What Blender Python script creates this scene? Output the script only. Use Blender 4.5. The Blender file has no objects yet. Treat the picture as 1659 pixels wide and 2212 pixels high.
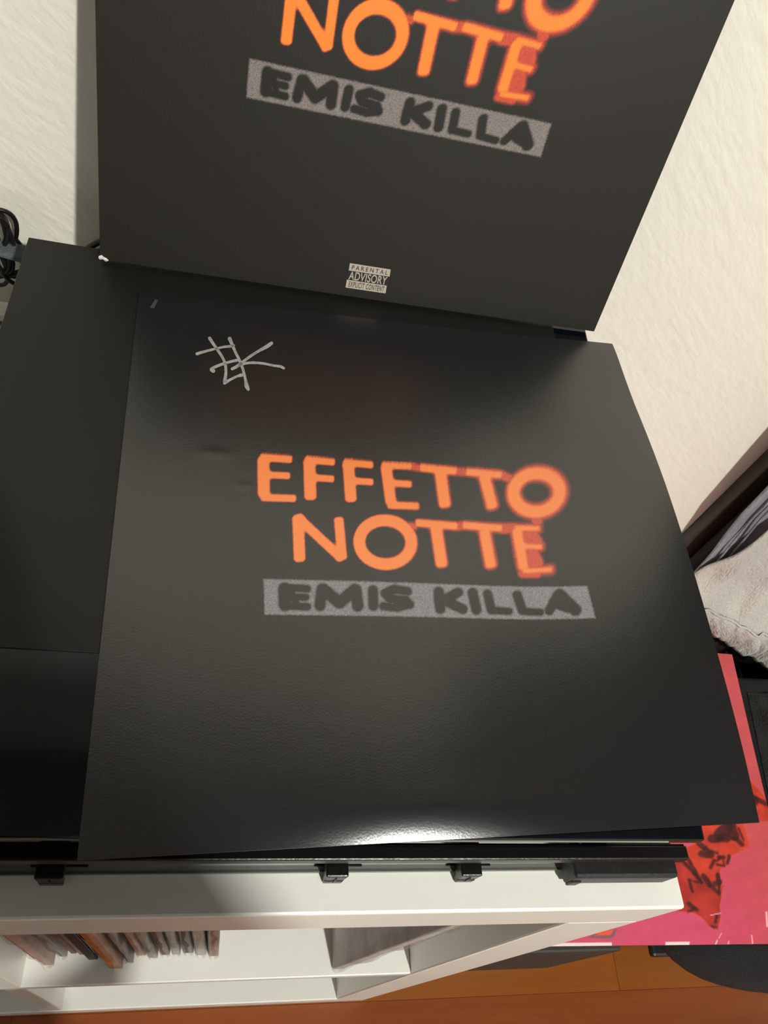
import bpy, bmesh, math, random
import numpy as np
from mathutils import Vector, Matrix

random.seed(4)
rng = np.random.default_rng(7)
S = bpy.context.scene
COL = S.collection
ZC = 1.215                      # camera height above the floor


def W(x, y, d):                 # point given by its depth below the camera
    return Vector((x, y, ZC - d))


# ------------------------------------------------------------------ camera
R = ((0.97032324, 0.09780145, 0.22115081),
     (-0.04687947, -0.82112384, 0.56882154),
     (0.23722377, -0.5623082, -0.79217067))
cam_data = bpy.data.cameras.new('camera')
cam = bpy.data.objects.new('camera', cam_data)
COL.objects.link(cam)
m = Matrix(((R[0][0], -R[0][1], -R[0][2], 0), (R[1][0], -R[1][1], -R[1][2], 0),
            (R[2][0], -R[2][1], -R[2][2], ZC), (0, 0, 0, 1)))
cam.matrix_world = m
cam_data.sensor_fit = 'HORIZONTAL'
cam_data.sensor_width = 36
cam_data.lens = 36 * 1668 / 1659
cam_data.clip_start = 0.01
S.camera = cam

# ------------------------------------------------------------------ world, exposure
world = bpy.data.worlds.new('world')
S.world = world
world.use_nodes = True
world.node_tree.nodes['Background'].inputs[0].default_value = (0.9, 0.95, 1.0, 1)
world.node_tree.nodes['Background'].inputs[1].default_value = 0.12
S.view_settings.view_transform = 'Standard'
S.view_settings.look = 'None'
S.view_settings.gamma = 1
S.view_settings.use_curve_mapping = False
S.view_settings.exposure = 0.0
LAMP = Vector((0.60, -1.25, 2.35))
LAMP_POWER = 186.0


# ------------------------------------------------------------------ helpers
def lin(c):
    out = []
    for v in c[:3]:
        v = v / 255.0
        out.append(v / 12.92 if v <= 0.04045 else ((v + 0.055) / 1.055) ** 2.4)
    return tuple(out) + (1.0,)


def mat(name, rgb, rough=0.5, metal=0.0, var=0.0, vscale=8.0, bump=0.0, bscale=60.0, spec=0.5,
        stretch=None, rgb2=None, coat=0.0, sheen=0.0, detail=4.0):
    m = bpy.data.materials.new(name)
    m.use_nodes = True
    nt = m.node_tree
    b = nt.nodes['Principled BSDF']
    c1 = lin(rgb)
    b.inputs['Base Color'].default_value = c1
    b.inputs['Roughness'].default_value = rough
    b.inputs['Metallic'].default_value = metal
    b.inputs['Specular IOR Level'].default_value = spec
    b.inputs['Coat Weight'].default_value = coat
    b.inputs['Sheen Weight'].default_value = sheen
    tc = nt.nodes.new('ShaderNodeTexCoord')
    mp = nt.nodes.new('ShaderNodeMapping')
    nt.links.new(tc.outputs['Object'], mp.inputs[0])
    if stretch:
        mp.inputs['Scale'].default_value = stretch
    if var > 0 or rgb2:
        n = nt.nodes.new('ShaderNodeTexNoise')
        n.inputs['Scale'].default_value = vscale
        n.inputs['Detail'].default_value = detail
        nt.links.new(mp.outputs[0], n.inputs['Vector'])
        r = nt.nodes.new('ShaderNodeValToRGB')
        r.color_ramp.elements[0].position = 0.32
        r.color_ramp.elements[1].position = 0.68
        if rgb2:
            r.color_ramp.elements[0].color = c1
            r.color_ramp.elements[1].color = lin(rgb2)
        else:
            r.color_ramp.elements[0].color = tuple(v * (1 - var) for v in c1[:3]) + (1,)
            r.color_ramp.elements[1].color = tuple(min(1, v * (1 + var)) for v in c1[:3]) + (1,)
        nt.links.new(n.outputs['Fac'], r.inputs[0])
        nt.links.new(r.outputs[0], b.inputs['Base Color'])
    if bump > 0:
        n2 = nt.nodes.new('ShaderNodeTexNoise')
        n2.inputs['Scale'].default_value = bscale
        n2.inputs['Detail'].default_value = 5
        nt.links.new(mp.outputs[0], n2.inputs['Vector'])
        bp = nt.nodes.new('ShaderNodeBump')
        bp.inputs['Strength'].default_value = bump
        bp.inputs['Distance'].default_value = 0.01
        nt.links.new(n2.outputs['Fac'], bp.inputs['Height'])
        nt.links.new(bp.outputs[0], b.inputs['Normal'])
    return m


def print_mat(name, rough, bump, bscale, spec=0.5):
    m = mat(name, (20, 20, 20), rough, bump=bump, bscale=bscale, spec=spec)
    nt = m.node_tree
    a = nt.nodes.new('ShaderNodeVertexColor')
    a.layer_name = 'print'
    nt.links.new(a.outputs['Color'], nt.nodes['Principled BSDF'].inputs['Base Color'])
    return m


def clear_mat(name, tint, alpha, rough=0.12):
    m = bpy.data.materials.new(name)
    m.use_nodes = True
    nt = m.node_tree
    b = nt.nodes['Principled BSDF']
    b.inputs['Base Color'].default_value = lin(tint)
    b.inputs['Roughness'].default_value = rough
    tr = nt.nodes.new('ShaderNodeBsdfTransparent')
    tr.inputs[0].default_value = tuple(0.85 + 0.15 * v for v in lin(tint)[:3]) + (1,)
    mx = nt.nodes.new('ShaderNodeMixShader')
    mx.inputs[0].default_value = alpha
    nt.links.new(tr.outputs[0], mx.inputs[1])
    nt.links.new(b.outputs[0], mx.inputs[2])
    nt.links.new(mx.outputs[0], nt.nodes['Material Output'].inputs[0])
    return m


def mesh_obj(name, verts, faces, material, parent=None, smooth=False):
    me = bpy.data.meshes.new(name)
    me.from_pydata([tuple(v) for v in verts], [], faces)
    me.update()
    if smooth:
        me.polygons.foreach_set('use_smooth', [True] * len(me.polygons))
    me.materials.append(material)
    o = bpy.data.objects.new(name, me)
    COL.objects.link(o)
    if parent:
        o.parent = parent
    return o


def bm_obj(name, bm, material, parent=None, smooth=False):
    me = bpy.data.meshes.new(name)
    bmesh.ops.recalc_face_normals(bm, faces=bm.faces)
    bm.to_mesh(me)
    bm.free()
    if smooth:
        me.polygons.foreach_set('use_smooth', [True] * len(me.polygons))
    me.materials.append(material)
    o = bpy.data.objects.new(name, me)
    COL.objects.link(o)
    if parent:
        o.parent = parent
    return o


def add_box(bm, lo, hi, bevel=0.0, seg=2):
    lo, hi = Vector(lo), Vector(hi)
    r = bmesh.ops.create_cube(bm, size=1.0)
    vs = r['verts']
    for v in vs:
        v.co = Vector(((lo[i] + hi[i]) / 2 + v.co[i] * (hi[i] - lo[i])) for i in range(3))
    if bevel > 0:
        es = list({e for v in vs for e in v.link_edges})
        bmesh.ops.bevel(bm, geom=es, offset=bevel, segments=seg, affect='EDGES', profile=0.5)


def box(name, lo, hi, material, parent=None, bevel=0.0, seg=2):
    bm = bmesh.new()
    add_box(bm, lo, hi, bevel, seg)
    return bm_obj(name, bm, material, parent)


def add_tube(bm, pts, rad, n=10, closed=False):
    pts = [Vector(p) for p in pts]
    rings = []
    N = len(pts)
    up = Vector((0.13, 0.27, 0.95)).normalized()
    for i, p in enumerate(pts):
        a = pts[(i - 1) % N] if (closed or i > 0) else p
        b = pts[(i + 1) % N] if (closed or i < N - 1) else p
        t = (b - a).normalized()
        s = t.cross(up)
        if s.length < 1e-3:
            s = t.cross(Vector((1, 0, 0)))
        s.normalize()
        q = s.cross(t).normalized()
        r = rad(i / max(1, N - 1)) if callable(rad) else rad
        rings.append([bm.verts.new(p + s * math.cos(k * 2 * math.pi / n) * r + q * math.sin(k * 2 * math.pi / n) * r)
                      for k in range(n)])
    for i in range(N if closed else N - 1):
        A, B = rings[i], rings[(i + 1) % N]
        for k in range(n):
            bm.faces.new((A[k], A[(k + 1) % n], B[(k + 1) % n], B[k]))
    if not closed:
        bm.faces.new(rings[0])
        bm.faces.new(rings[-1][::-1])


def tube(name, pts, rad, material, parent=None, n=10, closed=False):
    bm = bmesh.new()
    add_tube(bm, pts, rad, n, closed)
    return bm_obj(name, bm, material, parent, smooth=True)


def thing(name, label, cat, loc=(0, 0, 0), group=None):
    o = bpy.data.objects.new(name, None)
    COL.objects.link(o)
    o.empty_display_size = 0.05
    o.location = loc
    o['label'] = label
    o['category'] = cat
    if group:
        o['group'] = group
    return o


def keep(o, parent):            # parent while the mesh keeps its world coordinates
    o.parent = parent
    o.matrix_parent_inverse = Matrix.Translation(parent.location).inverted()
    return o


def tag(o, label, cat, group=None):
    o['label'] = label
    o['category'] = cat
    if group:
        o['group'] = group
    return o


def struct(o, label=None):
    o['kind'] = 'structure'
    if label:
        o['label'] = label
    return o


# ------------------------------------------------------------------ materials
M = {}
# rough painted plaster
wm = mat('wall_paint', (233, 229, 216), 0.8)
nt = wm.node_tree
tc = nt.nodes.new('ShaderNodeTexCoord')
n1 = nt.nodes.new('ShaderNodeTexNoise'); n1.inputs['Scale'].default_value = 210; n1.inputs['Detail'].default_value = 3
n2 = nt.nodes.new('ShaderNodeTexNoise'); n2.inputs['Scale'].default_value = 75; n2.inputs['Detail'].default_value = 2
wrt = nt.nodes.new('ShaderNodeMapping'); wrt.inputs['Rotation'].default_value = (0, math.radians(-40), 0)
wmp = nt.nodes.new('ShaderNodeMapping'); wmp.inputs['Scale'].default_value = (0.40, 1, 1)
nt.links.new(tc.outputs['Object'], wrt.inputs[0])
nt.links.new(wrt.outputs[0], wmp.inputs[0])
nt.links.new(wmp.outputs[0], n1.inputs['Vector']); nt.links.new(wmp.outputs[0], n2.inputs['Vector'])
ad = nt.nodes.new('ShaderNodeMath'); ad.operation = 'MULTIPLY_ADD'; ad.inputs[1].default_value = 0.6
nt.links.new(n1.outputs['Fac'], ad.inputs[0]); nt.links.new(n2.outputs['Fac'], ad.inputs[2])
bp = nt.nodes.new('ShaderNodeBump'); bp.inputs['Strength'].default_value = 0.24; bp.inputs['Distance'].default_value = 0.005
nt.links.new(ad.outputs[0], bp.inputs['Height'])
nt.links.new(bp.outputs[0], nt.nodes['Principled BSDF'].inputs['Normal'])
M['wall'] = wm
M['ceiling'] = mat('dimmed_ceiling_paint', (140, 143, 146), 0.9)  # cool grey stands in for an unlit ceiling, keeps its reflection dim
M['wall_far'] = mat('cool_wall_paint', (218, 222, 224), 0.85, bump=0.05, bscale=200)
M['shelf'] = mat('white_lacquer', (236, 235, 228), 0.28, var=0.02, vscale=3, bump=0.02, bscale=300)
M['lid'] = mat('smoked_gloss', (7, 12, 17), 0.07, var=0.15, vscale=30, spec=0.5)
M['plastic'] = mat('black_plastic', (14, 14, 14), 0.32, bump=0.05, bscale=500, spec=0.4)
M['rubber'] = mat('black_rubber', (24, 24, 23), 0.45, var=0.3, vscale=160, bump=0.06, bscale=400)
M['cover_print'] = print_mat('printed_matt_cover', 0.45, 0.03, 900, spec=0.38)
M['poster_print'] = print_mat('printed_satin_sheet', 0.27, 0.035, 1100, spec=1.0)
M['pink_print'] = print_mat('printed_pink_cover', 0.38, 0.05, 300)
M['matt_panel'] = mat('matt_black_panel', (22, 22, 20), 0.42, bump=0.02, bscale=900, spec=0.3)
M['black_board'] = mat('black_card', (24, 22, 20), 0.5, bump=0.05, bscale=500)
M['worn_card'] = mat('worn_white_card', (235, 230, 220), 0.8, bump=0.5, bscale=900)
M['marker'] = mat('silver_marker_ink', (150, 150, 146), 0.45, var=0.25, vscale=500)
M['label_white'] = mat('label_pale_ink', (176, 163, 150), 0.45)
M['label_black'] = mat('label_black_ink', (24, 22, 20), 0.45)
M['frame'] = mat('dark_brown_paint', (50, 44, 38), 0.55, var=0.15, vscale=20, stretch=(1, 1, 0.1))
M['cable'] = mat('black_cable', (17, 16, 16), 0.42)
M['strap'] = mat('grey_velcro', (88, 96, 102), 0.8, bump=0.4, bscale=900)
M['knit'] = mat('light_grey_knit', (196, 193, 186), 0.95, var=0.10, vscale=26, bump=0.5, bscale=420, sheen=0.3, stretch=(1.0, 1.0, 0.5))
M['denim'] = mat('faded_blue_grey_denim', (138, 143, 148), 0.9, var=0.25, vscale=40, bump=0.5, bscale=700, stretch=(1, 1, 0.25))
M['black_cloth'] = mat('black_fleece', (40, 43, 40), 0.95, var=0.3, vscale=30, bump=0.6, bscale=500)
M['mesh_cloth'] = mat('black_seat_fabric', (17, 16, 16), 0.7, var=0.5, vscale=90, bump=0.6, bscale=900)
M['grey_box'] = mat('dark_grey_laminate', (52, 50, 46), 0.6, var=0.1, vscale=30)
M['chrome'] = mat('steel', (150, 150, 150), 0.3, metal=0.9)
M['glass_sheet'] = clear_mat('clear_sheet', (200, 206, 198), 0.25, 0.1)
M['glass_edge'] = mat('sheet_edge', (88, 92, 84), 0.3)
M['clear_sleeve'] = clear_mat('clear_sleeve_film', (222, 220, 216), 0.22, 0.16)
M['clear_edge'] = clear_mat('clear_sleeve_crinkle', (200, 194, 186), 0.30, 0.25)

# ------------------------------------------------------------------ room shell
X0, X1, Y0, Y1, H = -1.75, 2.35, -2.6, 0.468, 2.7
T = 0.12
struct(box('wall_back', (X0 - T, Y1, -T), (X1 + T, Y1 + T, H + T), M['wall']), 'white wall with rough plaster texture behind the shelf unit')
struct(box('wall_left', (X0 - T, Y0, -T), (X0, Y1, H + T), M['wall_far']), 'white side wall to the left')
struct(box('wall_right', (X1, Y0, -T), (X1 + T, Y1, H + T), M['wall_far']), 'white side wall to the right')
struct(box('wall_front', (X0 - T, Y0 - T, -T), (X1 + T, Y0, H + T), M['wall_far']), 'white wall behind the viewer')
struct(box('ceiling', (X0, Y0, H), (X1, Y1, H + T), M['ceiling']), 'ceiling out of view, its grey darkened to look unlit')
floor_base = struct(box('floor', (X0, Y0, -T), (X1, Y1, -0.008), mat('floor_base', (60, 30, 14), 0.7)),
                    'orange brown wooden plank floor')
plank_mats = [mat('plank_wood', (132, 74, 30), 0.22, rgb2=(158, 92, 38), vscale=7, stretch=(0.25, 3.0, 1), bump=0.05, bscale=40, detail=6),
              mat('plank_wood_red', (124, 62, 28), 0.24, rgb2=(146, 78, 36), vscale=7, stretch=(0.25, 3.0, 1), bump=0.05, bscale=40, detail=6),
              mat('plank_wood_gold', (140, 82, 30), 0.20, rgb2=(162, 98, 40), vscale=7, stretch=(0.25, 3.0, 1), bump=0.05, bscale=40, detail=6)]
PW = 0.125
plank_protos = []
for pm in plank_mats:
    bm = bmesh.new()
    add_box(bm, (-0.5998, -PW / 2 + 0.00012, -0.0079), (0.5998, PW / 2 - 0.00012, 0.0), 0.0003, 1)
    me = bpy.data.meshes.new('plank')
    bm.to_mesh(me); bm.free()
    me.materials.append(pm)
    plank_protos.append(me)
k = 0
y = 0.052 - PW * 4
while y < Y1 - PW / 2:
    off = random.random() * 1.2
    x = -0.75 - off
    while x < 1.9:
        if True:
            o = bpy.data.objects.new('plank', random.choice(plank_protos))
            COL.objects.link(o)
            o.location = (x + 0.6, y + PW / 2, 0)
            o.parent = floor_base
            k += 1
        x += 1.2
    y += PW
# the rest of the floor, never in view, is one slab at plank height
rest = box('plank_field', (X0, Y0, -0.008), (X1, 0.052 - PW * 4 - 0.001, 0.0), plank_mats[0], floor_base)
rest['kind'] = 'stuff'

# dark frame and door right of the wall
struct(box('trim_1', (0.53, 0.4505, 0), (0.66, Y1, 2.12), M['frame'], bevel=0.002), 'dark brown upright frame standing proud of the white wall')
struct(box('trim_2', (0.661, 0.4505, 2.02), (1.60, Y1, 2.12), M['frame'], bevel=0.002), 'dark brown lintel over the door')
struct(box('trim_3', (1.601, 0.4505, 0), (1.73, Y1, 2.12), M['frame'], bevel=0.002), 'dark brown upright frame on the far side of the door')
door = struct(box('door_1', (0.662, 0.458, 0.005), (1.598, Y1 - 0.001, 2.015), M['frame'], bevel=0.002), 'dark brown door')
for (a, b, c, d) in ((0.76, 1.50, 0.2, 0.9), (0.76, 1.50, 1.05, 1.85)):
    box('panel', (a, 0.453, c), (b, 0.4585, d), M['frame'], door, bevel=0.004)
tube('door_handle', [(0.73, 0.452, 1.0), (0.73, 0.42, 1.0), (0.85, 0.42, 1.0)], 0.009, M['chrome'], door)

# ------------------------------------------------------------------ pendant lamp (out of frame, the room's light)
lampo = thing('pendant_lamp', 'round shaded pendant lamp hanging from the ceiling out of view', 'lamp', (LAMP.x, LAMP.y, H))
bulbm = bpy.data.materials.new('bulb_glow')
bulbm.use_nodes = True
bn = bulbm.node_tree
em = bn.nodes.new('ShaderNodeEmission')
em.inputs[0].default_value = (0.99, 0.985, 0.91, 1)
RB = 0.032
em.inputs[1].default_value = LAMP_POWER / (4 * math.pi * RB * RB * math.pi)
bn.links.new(em.outputs[0], bn.nodes['Material Output'].inputs[0])
bm = bmesh.new()
bmesh.ops.create_uvsphere(bm, u_segments=24, v_segments=16, radius=RB)
bmesh.ops.translate(bm, verts=bm.verts, vec=LAMP)
keep(bm_obj('bulb', bm, bulbm, smooth=True), lampo)
bm = bmesh.new()
prof = [(0.03, 0.12), (0.07, 0.115), (0.15, 0.05), (0.19, -0.050)]
for inner in (0, 1):
    rings = []
    for (r, z) in prof:
        rr = r - 0.003 * inner
        rings.append([bm.verts.new((LAMP.x + rr * math.cos(a * math.pi / 20), LAMP.y + rr * math.sin(a * math.pi / 20), LAMP.z + z)) for a in range(40)])
    for A, B in zip(rings[:-1], rings[1:]):
        for q in range(40):
            bm.faces.new((A[q], A[(q + 1) % 40], B[(q + 1) % 40], B[q]))
    bm.faces.new(rings[0])
keep(bm_obj('lamp_shade', bm, mat('lamp_shade_enamel', (70, 68, 64), 0.5), smooth=True), lampo)
keep(tube('cord', [(LAMP.x, LAMP.y, LAMP.z + 0.115), (LAMP.x, LAMP.y, H - 0.02)], 0.004, M['cable']), lampo)
keep(box('ceiling_rose', (LAMP.x - 0.05, LAMP.y - 0.05, H - 0.022), (LAMP.x + 0.05, LAMP.y + 0.05, H), M['ceiling'], bevel=0.01), lampo)

# ------------------------------------------------------------------ white shelf unit
SX0, SX1, SY0, SY1 = -0.868, 0.270, 0.0535, 0.443
unit = thing('shelf_unit', 'white open cube shelf unit standing against the wall', 'shelf', (0, 0, 0))
box('top_board', W(SX0, SY0, 0.46), W(SX1, SY1, 0.41), M['shelf'], unit, bevel=0.0015)
box('bottom_board', W(SX0, SY0, 1.215), W(SX1, SY1, 1.165), M['shelf'], unit, bevel=0.0015)
box('side_panel', W(SX1 - 0.046, SY0, 1.1648), W(SX1, SY1, 0.4602), M['shelf'], unit, bevel=0.0015)
box('side_panel', W(SX0, SY0, 1.1648), W(SX0 + 0.046, SY1, 0.4602), M['shelf'], unit, bevel=0.0015)
box('shelf_board', W(SX0 + 0.0462, SY0 + 0.001, 0.816), W(SX1 - 0.0462, SY1, 0.800), M['shelf'], unit, bevel=0.001)
for dx in (-0.128, -0.480):
    box('divider', W(dx, SY0 + 0.001, 0.7998), W(dx + 0.016, SY1, 0.4602), M['shelf'], unit, bevel=0.001)
    box('divider', W(dx, SY0 + 0.001, 1.1648), W(dx + 0.016, SY1, 0.8162), M['shelf'], unit, bevel=0.001)


# ------------------------------------------------------------------ records on the shelves
def record(x, y0, zfloor, thick, colr, lean, label, group, plastic=True, size=0.312, edge=None):
    """record sleeve standing on a board, bottom left front corner at x, y0; leans to -x by lean degrees"""
    t = thing('record', label, 'record', (x, y0, zfloor + 0.0007 + thick * math.sin(math.radians(abs(lean)))), group)
    t.rotation_euler = (0, math.radians(-lean), 0)
    mm = mat('record_card', colr, 0.5, var=0.35, vscale=25, bump=0.1, bscale=200)
    box('sleeve', (0, 0, 0.0), (thick, size, size), mm, t, bevel=min(0.0006, thick * 0.3), seg=1)
    if plastic:
        # crinkled film: a sheet on each side and a ragged open edge past the front
        n = 26
        vs, fs = [], []
        for i in range(n + 1):
            z = 0.0 + (size + 0.002) * i / n
            w = 0.0011 * math.sin(i * 0.9 + x * 91) + 0.0006 * math.sin(i * 2.3 + x * 37)
            yy = -0.0025 - 0.0012 * math.sin(i * 0.8 + x * 50)
            vs += [(-0.0004, 0.02, z), (-0.0004, -0.0005, z), (thick * 0.3 + w * 0.4, yy, z),
                   (thick * 0.7 + w, yy * 0.8, z), (thick + 0.0004, -0.0005, z), (thick + 0.0004, 0.02, z)]
        for i in range(n):
            for j in (0, 1, 3, 4):
                a = i * 6 + j
                fs.append((a, a + 1, a + 7, a + 6))
        mesh_obj('plastic_cover', vs, fs, M['clear_edge'], t, smooth=True)
        vs = [(-0.0004, 0.02, 0), (-0.0004, size + 0.001, 0), (-0.0004, size + 0.001, size + 0.002), (-0.0004, 0.02, size + 0.002),
              (thick + 0.0004, 0.02, 0), (thick + 0.0004, size + 0.001, 0), (thick + 0.0004, size + 0.001, size + 0.002), (thick + 0.0004, 0.02, size + 0.002)]
        mesh_obj('plastic_side', vs, [(0, 1, 2, 3), (4, 5, 6, 7)], M['clear_sleeve'], t)
    return t


ZM = ZC - 0.800
ZB = ZC - 1.165
grpU = 'records in plastic covers in the upper compartment'
upper = [  # x, y0, thickness, colour, lean, plastic, label
    (-0.1065, .075, .007, (96, 40, 34), 0.90, 0, 'dark red record standing nearest the divider in the upper compartment'),
    (-0.0970, .070, .008, (176, 138, 124), 1.20, 1, 'pale pink record in a plastic cover beside the dark red one'),
    (-0.0855, .076, .006, (104, 100, 92), 1.45, 1, 'grey record between the pale pink and the brown ones'),
    (-0.0770, .078, .005, (92, 58, 44), 1.60, 0, 'thin brown record left of the black one'),
    (-0.0700, .077, .006, (120, 88, 76), 1.80, 0, 'dusty brown record touching the black one'),
    (-0.0620, .073, .008, (22, 20, 19), 2.00, 0, 'black record in the left of the upper compartment'),
    (-0.0520, .074, .007, (72, 68, 70), 2.20, 1, 'charcoal grey record right of the black one'),
    (-0.0420, .066, .009, (192, 112, 58), 2.50, 1, 'bright orange record with a torn white plastic edge'),
    (-0.0295, .070, .005, (70, 50, 40), 2.80, 1, 'thin dark brown record just right of the orange one'),
    (-0.0215, .075, .007, (186, 132, 110), 3.00, 1, 'salmon coloured record with white flecks on its edge'),
    (-0.0115, .073, .007, (150, 142, 134), 3.20, 1, 'light grey record right of the salmon one'),
    (-0.0015, .075, .007, (96, 58, 44), 3.30, 1, 'red brown record in clear film, middle of the row'),
    (0.0085, .075, .006, (170, 164, 156), 3.40, 1, 'pale record with a milky plastic cover near the row end'),
    (0.0175, .076, .008, (58, 36, 30), 3.50, 1, 'very dark brown record near the right end of the row'),
    (0.0285, .074, .008, (186, 180, 172), 3.60, 1, 'whitish record second from the right end of the row'),
    (0.0395, .073, .008, (150, 110, 96), 3.60, 1, 'last record of the row, its plastic cover crumpled at the tip'),
]
for (x, y0, th, c, le, pl, lb) in upper:
    record(x, y0, ZM, th, c, le, lb, grpU, bool(pl))
grpR = 'records leaning on the right side of the upper compartment'
record(0.150, .060, ZM, .009, (196, 190, 186), -4.4, 'white record in a plastic cover leaning right in the upper compartment', grpR)
record(0.205, .150, ZM, .004, (120, 112, 108), -0.6, 'thin grey record in clear film against the right side panel', grpR)
grpL = 'records in the lower compartment'
lower = [(-0.100, .090, .010, (128, 84, 68), 1.8, 1, 'brown record nearest the divider in the lower compartment'),
         (-0.083, .150, .008, (84, 60, 52), 2.4, 0, 'dark brown record standing further back in the lower compartment'),
         (-0.068, .120, .008, (120, 76, 58), 3.0, 1, 'rust brown record right of the two left ones, lower compartment'),
         (-0.036, .105, .008, (206, 200, 190), 4.0, 1, 'off white record in loose film in the lower compartment'),
         (0.130, .120, .007, (210, 206, 198), -2.6, 'x', 'white record leaning right in the lower compartment')]
for (x, y0, th, c, le, pl, lb) in lower:
    record(x, y0, ZB, th, c, le, lb, grpL, bool(pl))

# ------------------------------------------------------------------ clear sheet with clips on the shelf top
sheet = thing('clear_sheet', 'greenish clear sheet with dark clips lying on the white shelf top', 'glass sheet', (0, 0, 0))
zt = ZC - 0.41
pts2 = [(-0.155, 0.0715), (0.255, 0.0730), (0.2675, 0.0770), (0.2675, 0.425), (-0.155, 0.425)]
bm = bmesh.new()
lo = [bm.verts.new((x, y, zt + 0.0004)) for x, y in pts2]
hi = [bm.verts.new((x, y, zt + 0.0032)) for x, y in pts2]
bm.faces.new(lo[::-1]); bm.faces.new(hi)
for i in range(5):
    bm.faces.new((lo[i], lo[(i + 1) % 5], hi[(i + 1) % 5], hi[i]))
bm_obj('pane', bm, M['glass_sheet'], sheet)
bm = bmesh.new()
for i in (0, 1):
    (xa, ya), (xb, yb) = pts2[i], pts2[i + 1]
    q = [bm.verts.new((xa, ya - 0.0004, zt + 0.0003)), bm.verts.new((xb, yb - 0.0004, zt + 0.0003)),
         bm.verts.new((xb, yb - 0.0004, zt + 0.0034)), bm.verts.new((xa, ya - 0.0004, zt + 0.0034))]
    p = [bm.verts.new((v.co.x, v.co.y + 0.001, v.co.z)) for v in q]
    bm.faces.new(q); bm.faces.new(p[::-1])
    for j in range(4):
        bm.faces.new((q[j], p[j], p[(j + 1) % 4], q[(j + 1) % 4]))
bm_obj('edge_strip', bm, M['glass_edge'], sheet)


def clip(x0, x1, par):
    xm = (x0 + x1) / 2
    w = (x1 - x0) / 2
    bm = bmesh.new()
    add_box(bm, (x0, 0.0675, zt + 0.0036), (x1, 0.0885, zt + 0.0155), 0.0008, 2)
    for v in bm.verts:
        if v.co.y < 0.071 and v.co.z < zt + 0.006:
            v.co.x = xm + (v.co.x - xm) * 0.88
    add_box(bm, (xm - w * 0.88, 0.0672, zt + 0.0004), (xm + w * 0.88, 0.0708, zt + 0.006), 0.0005, 1)
    add_box(bm, (xm - 0.0003, 0.0670, zt + 0.003), (xm + 0.0003, 0.0680, zt + 0.012))
    o = bm_obj('clip', bm, M['plastic'], par)
    bm = bmesh.new()
    add_box(bm, (x0 - 0.004, 0.0742, zt + 0.0034), (x1 + 0.009, 0.0754, zt + 0.0046), 0.0003, 1)
    bm_obj('wire', bm, M['plastic'], o)


for (a, b) in ((-0.0585, -0.0465), (0.0715, 0.0825), (0.1395, 0.1505)):
    clip(a, b, sheet)


# ------------------------------------------------------------------ flat black device
def lid_d(y):                    # depth of the lid's top surface at y
    return 0.3180 + (0.400 - y) * (0.0180 / 0.328)


dev = thing('record_player', 'low black record player with a flat glossy lid lying on the shelf unit', 'record player', (0, 0, 0))
LX0, LX1, LY0, LY1 = -0.1180, 0.2405, 0.0720, 0.4000
bm = bmesh.new()
add_box(bm, (LX0, LY0, 0), (LX1, LY1, 0.006), 0.0012, 3)
for v in bm.verts:
    v.co.z = ZC - lid_d(v.co.y) - 0.006 + v.co.z
bm_obj('lid', bm, M['lid'], dev)
bm = bmesh.new()
add_box(bm, (LX0 + 0.008, 0.100, 0), (LX1 - 0.012, LY1 - 0.006, 1), 0.0, 1)
for v in bm.verts:
    v.co.z = (zt + 0.020) if v.co.z < 0.5 else ZC - lid_d(v.co.y) - 0.0065
bmesh.ops.bevel(bm, geom=list(bm.edges), offset=0.002, segments=2, affect='EDGES')
bm_obj('body', bm, M['plastic'], dev)
bm = bmesh.new()
add_box(bm, (-0.1400, 0.0715, ZC - 0.3845), (0.2572, 0.0782, ZC - 0.3765), 0.0008, 2)
add_box(bm, (-0.1400, 0.0782, ZC - 0.3835), (0.2572, 0.0795, ZC - 0.3785), 0.0003, 1)
bm_obj('front_rail', bm, M['plastic'], dev)
for xa in (-0.09, 0.0, 0.20):
    box('bracket', (xa, 0.0795, ZC - 0.3835), (xa + 0.014, 0.102, ZC - 0.3795), M['plastic'], dev, bevel=0.0003, seg=1)
for (a, b) in ((0.1985, 0.2575), (-0.1400, -0.0810)):
    bm = bmesh.new()
    add_box(bm, (a, 0.0655, zt + 0.0037), (b, 0.0905, zt + 0.0205), 0.0018, 3)
    ft = bm_obj('foot', bm, M['rubber'], dev)
    box('lug', (a + 0.0012, 0.0646, zt + 0.0040), (a + 0.0070, 0.0660, zt + 0.0120), M['rubber'], ft, bevel=0.0005, seg=1)
for (a, b) in ((0.1985, 0.2405), (-0.1180, -0.0600)):
    box('foot', (a, 0.36, zt + 0.0042), (b, 0.385, zt + 0.0198), M['rubber'], dev, bevel=0.002)

bm = bmesh.new()
add_box(bm, (LX0 + 0.0002, 0.1472, 0), (0.2150, LY1 - 0.0005, 0.0007), 0.0003, 1)
for v in bm.verts:
    v.co.z = ZC - lid_d(v.co.y) + v.co.z
bm_obj('rear_panel', bm, M['matt_panel'], dev)['label'] = 'matt black rear panel'

# dust specks on the lid
bm = bmesh.new()
for (x, y) in ((-0.080, 0.330), (-0.094, 0.315), (-0.067, 0.295), (-0.061, 0.294), (-0.058, 0.36), (-0.05, 0.353), (-0.105, 0.10), (-0.052, 0.385)):
    bmesh.ops.create_icosphere(bm, subdivisions=1, radius=0.00035, matrix=Matrix.Translation((x, y, ZC - lid_d(y) + 0.0002)))
dust = bm_obj('dust', bm, M['worn_card'], dev)
dust['kind'] = 'stuff'


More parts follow.
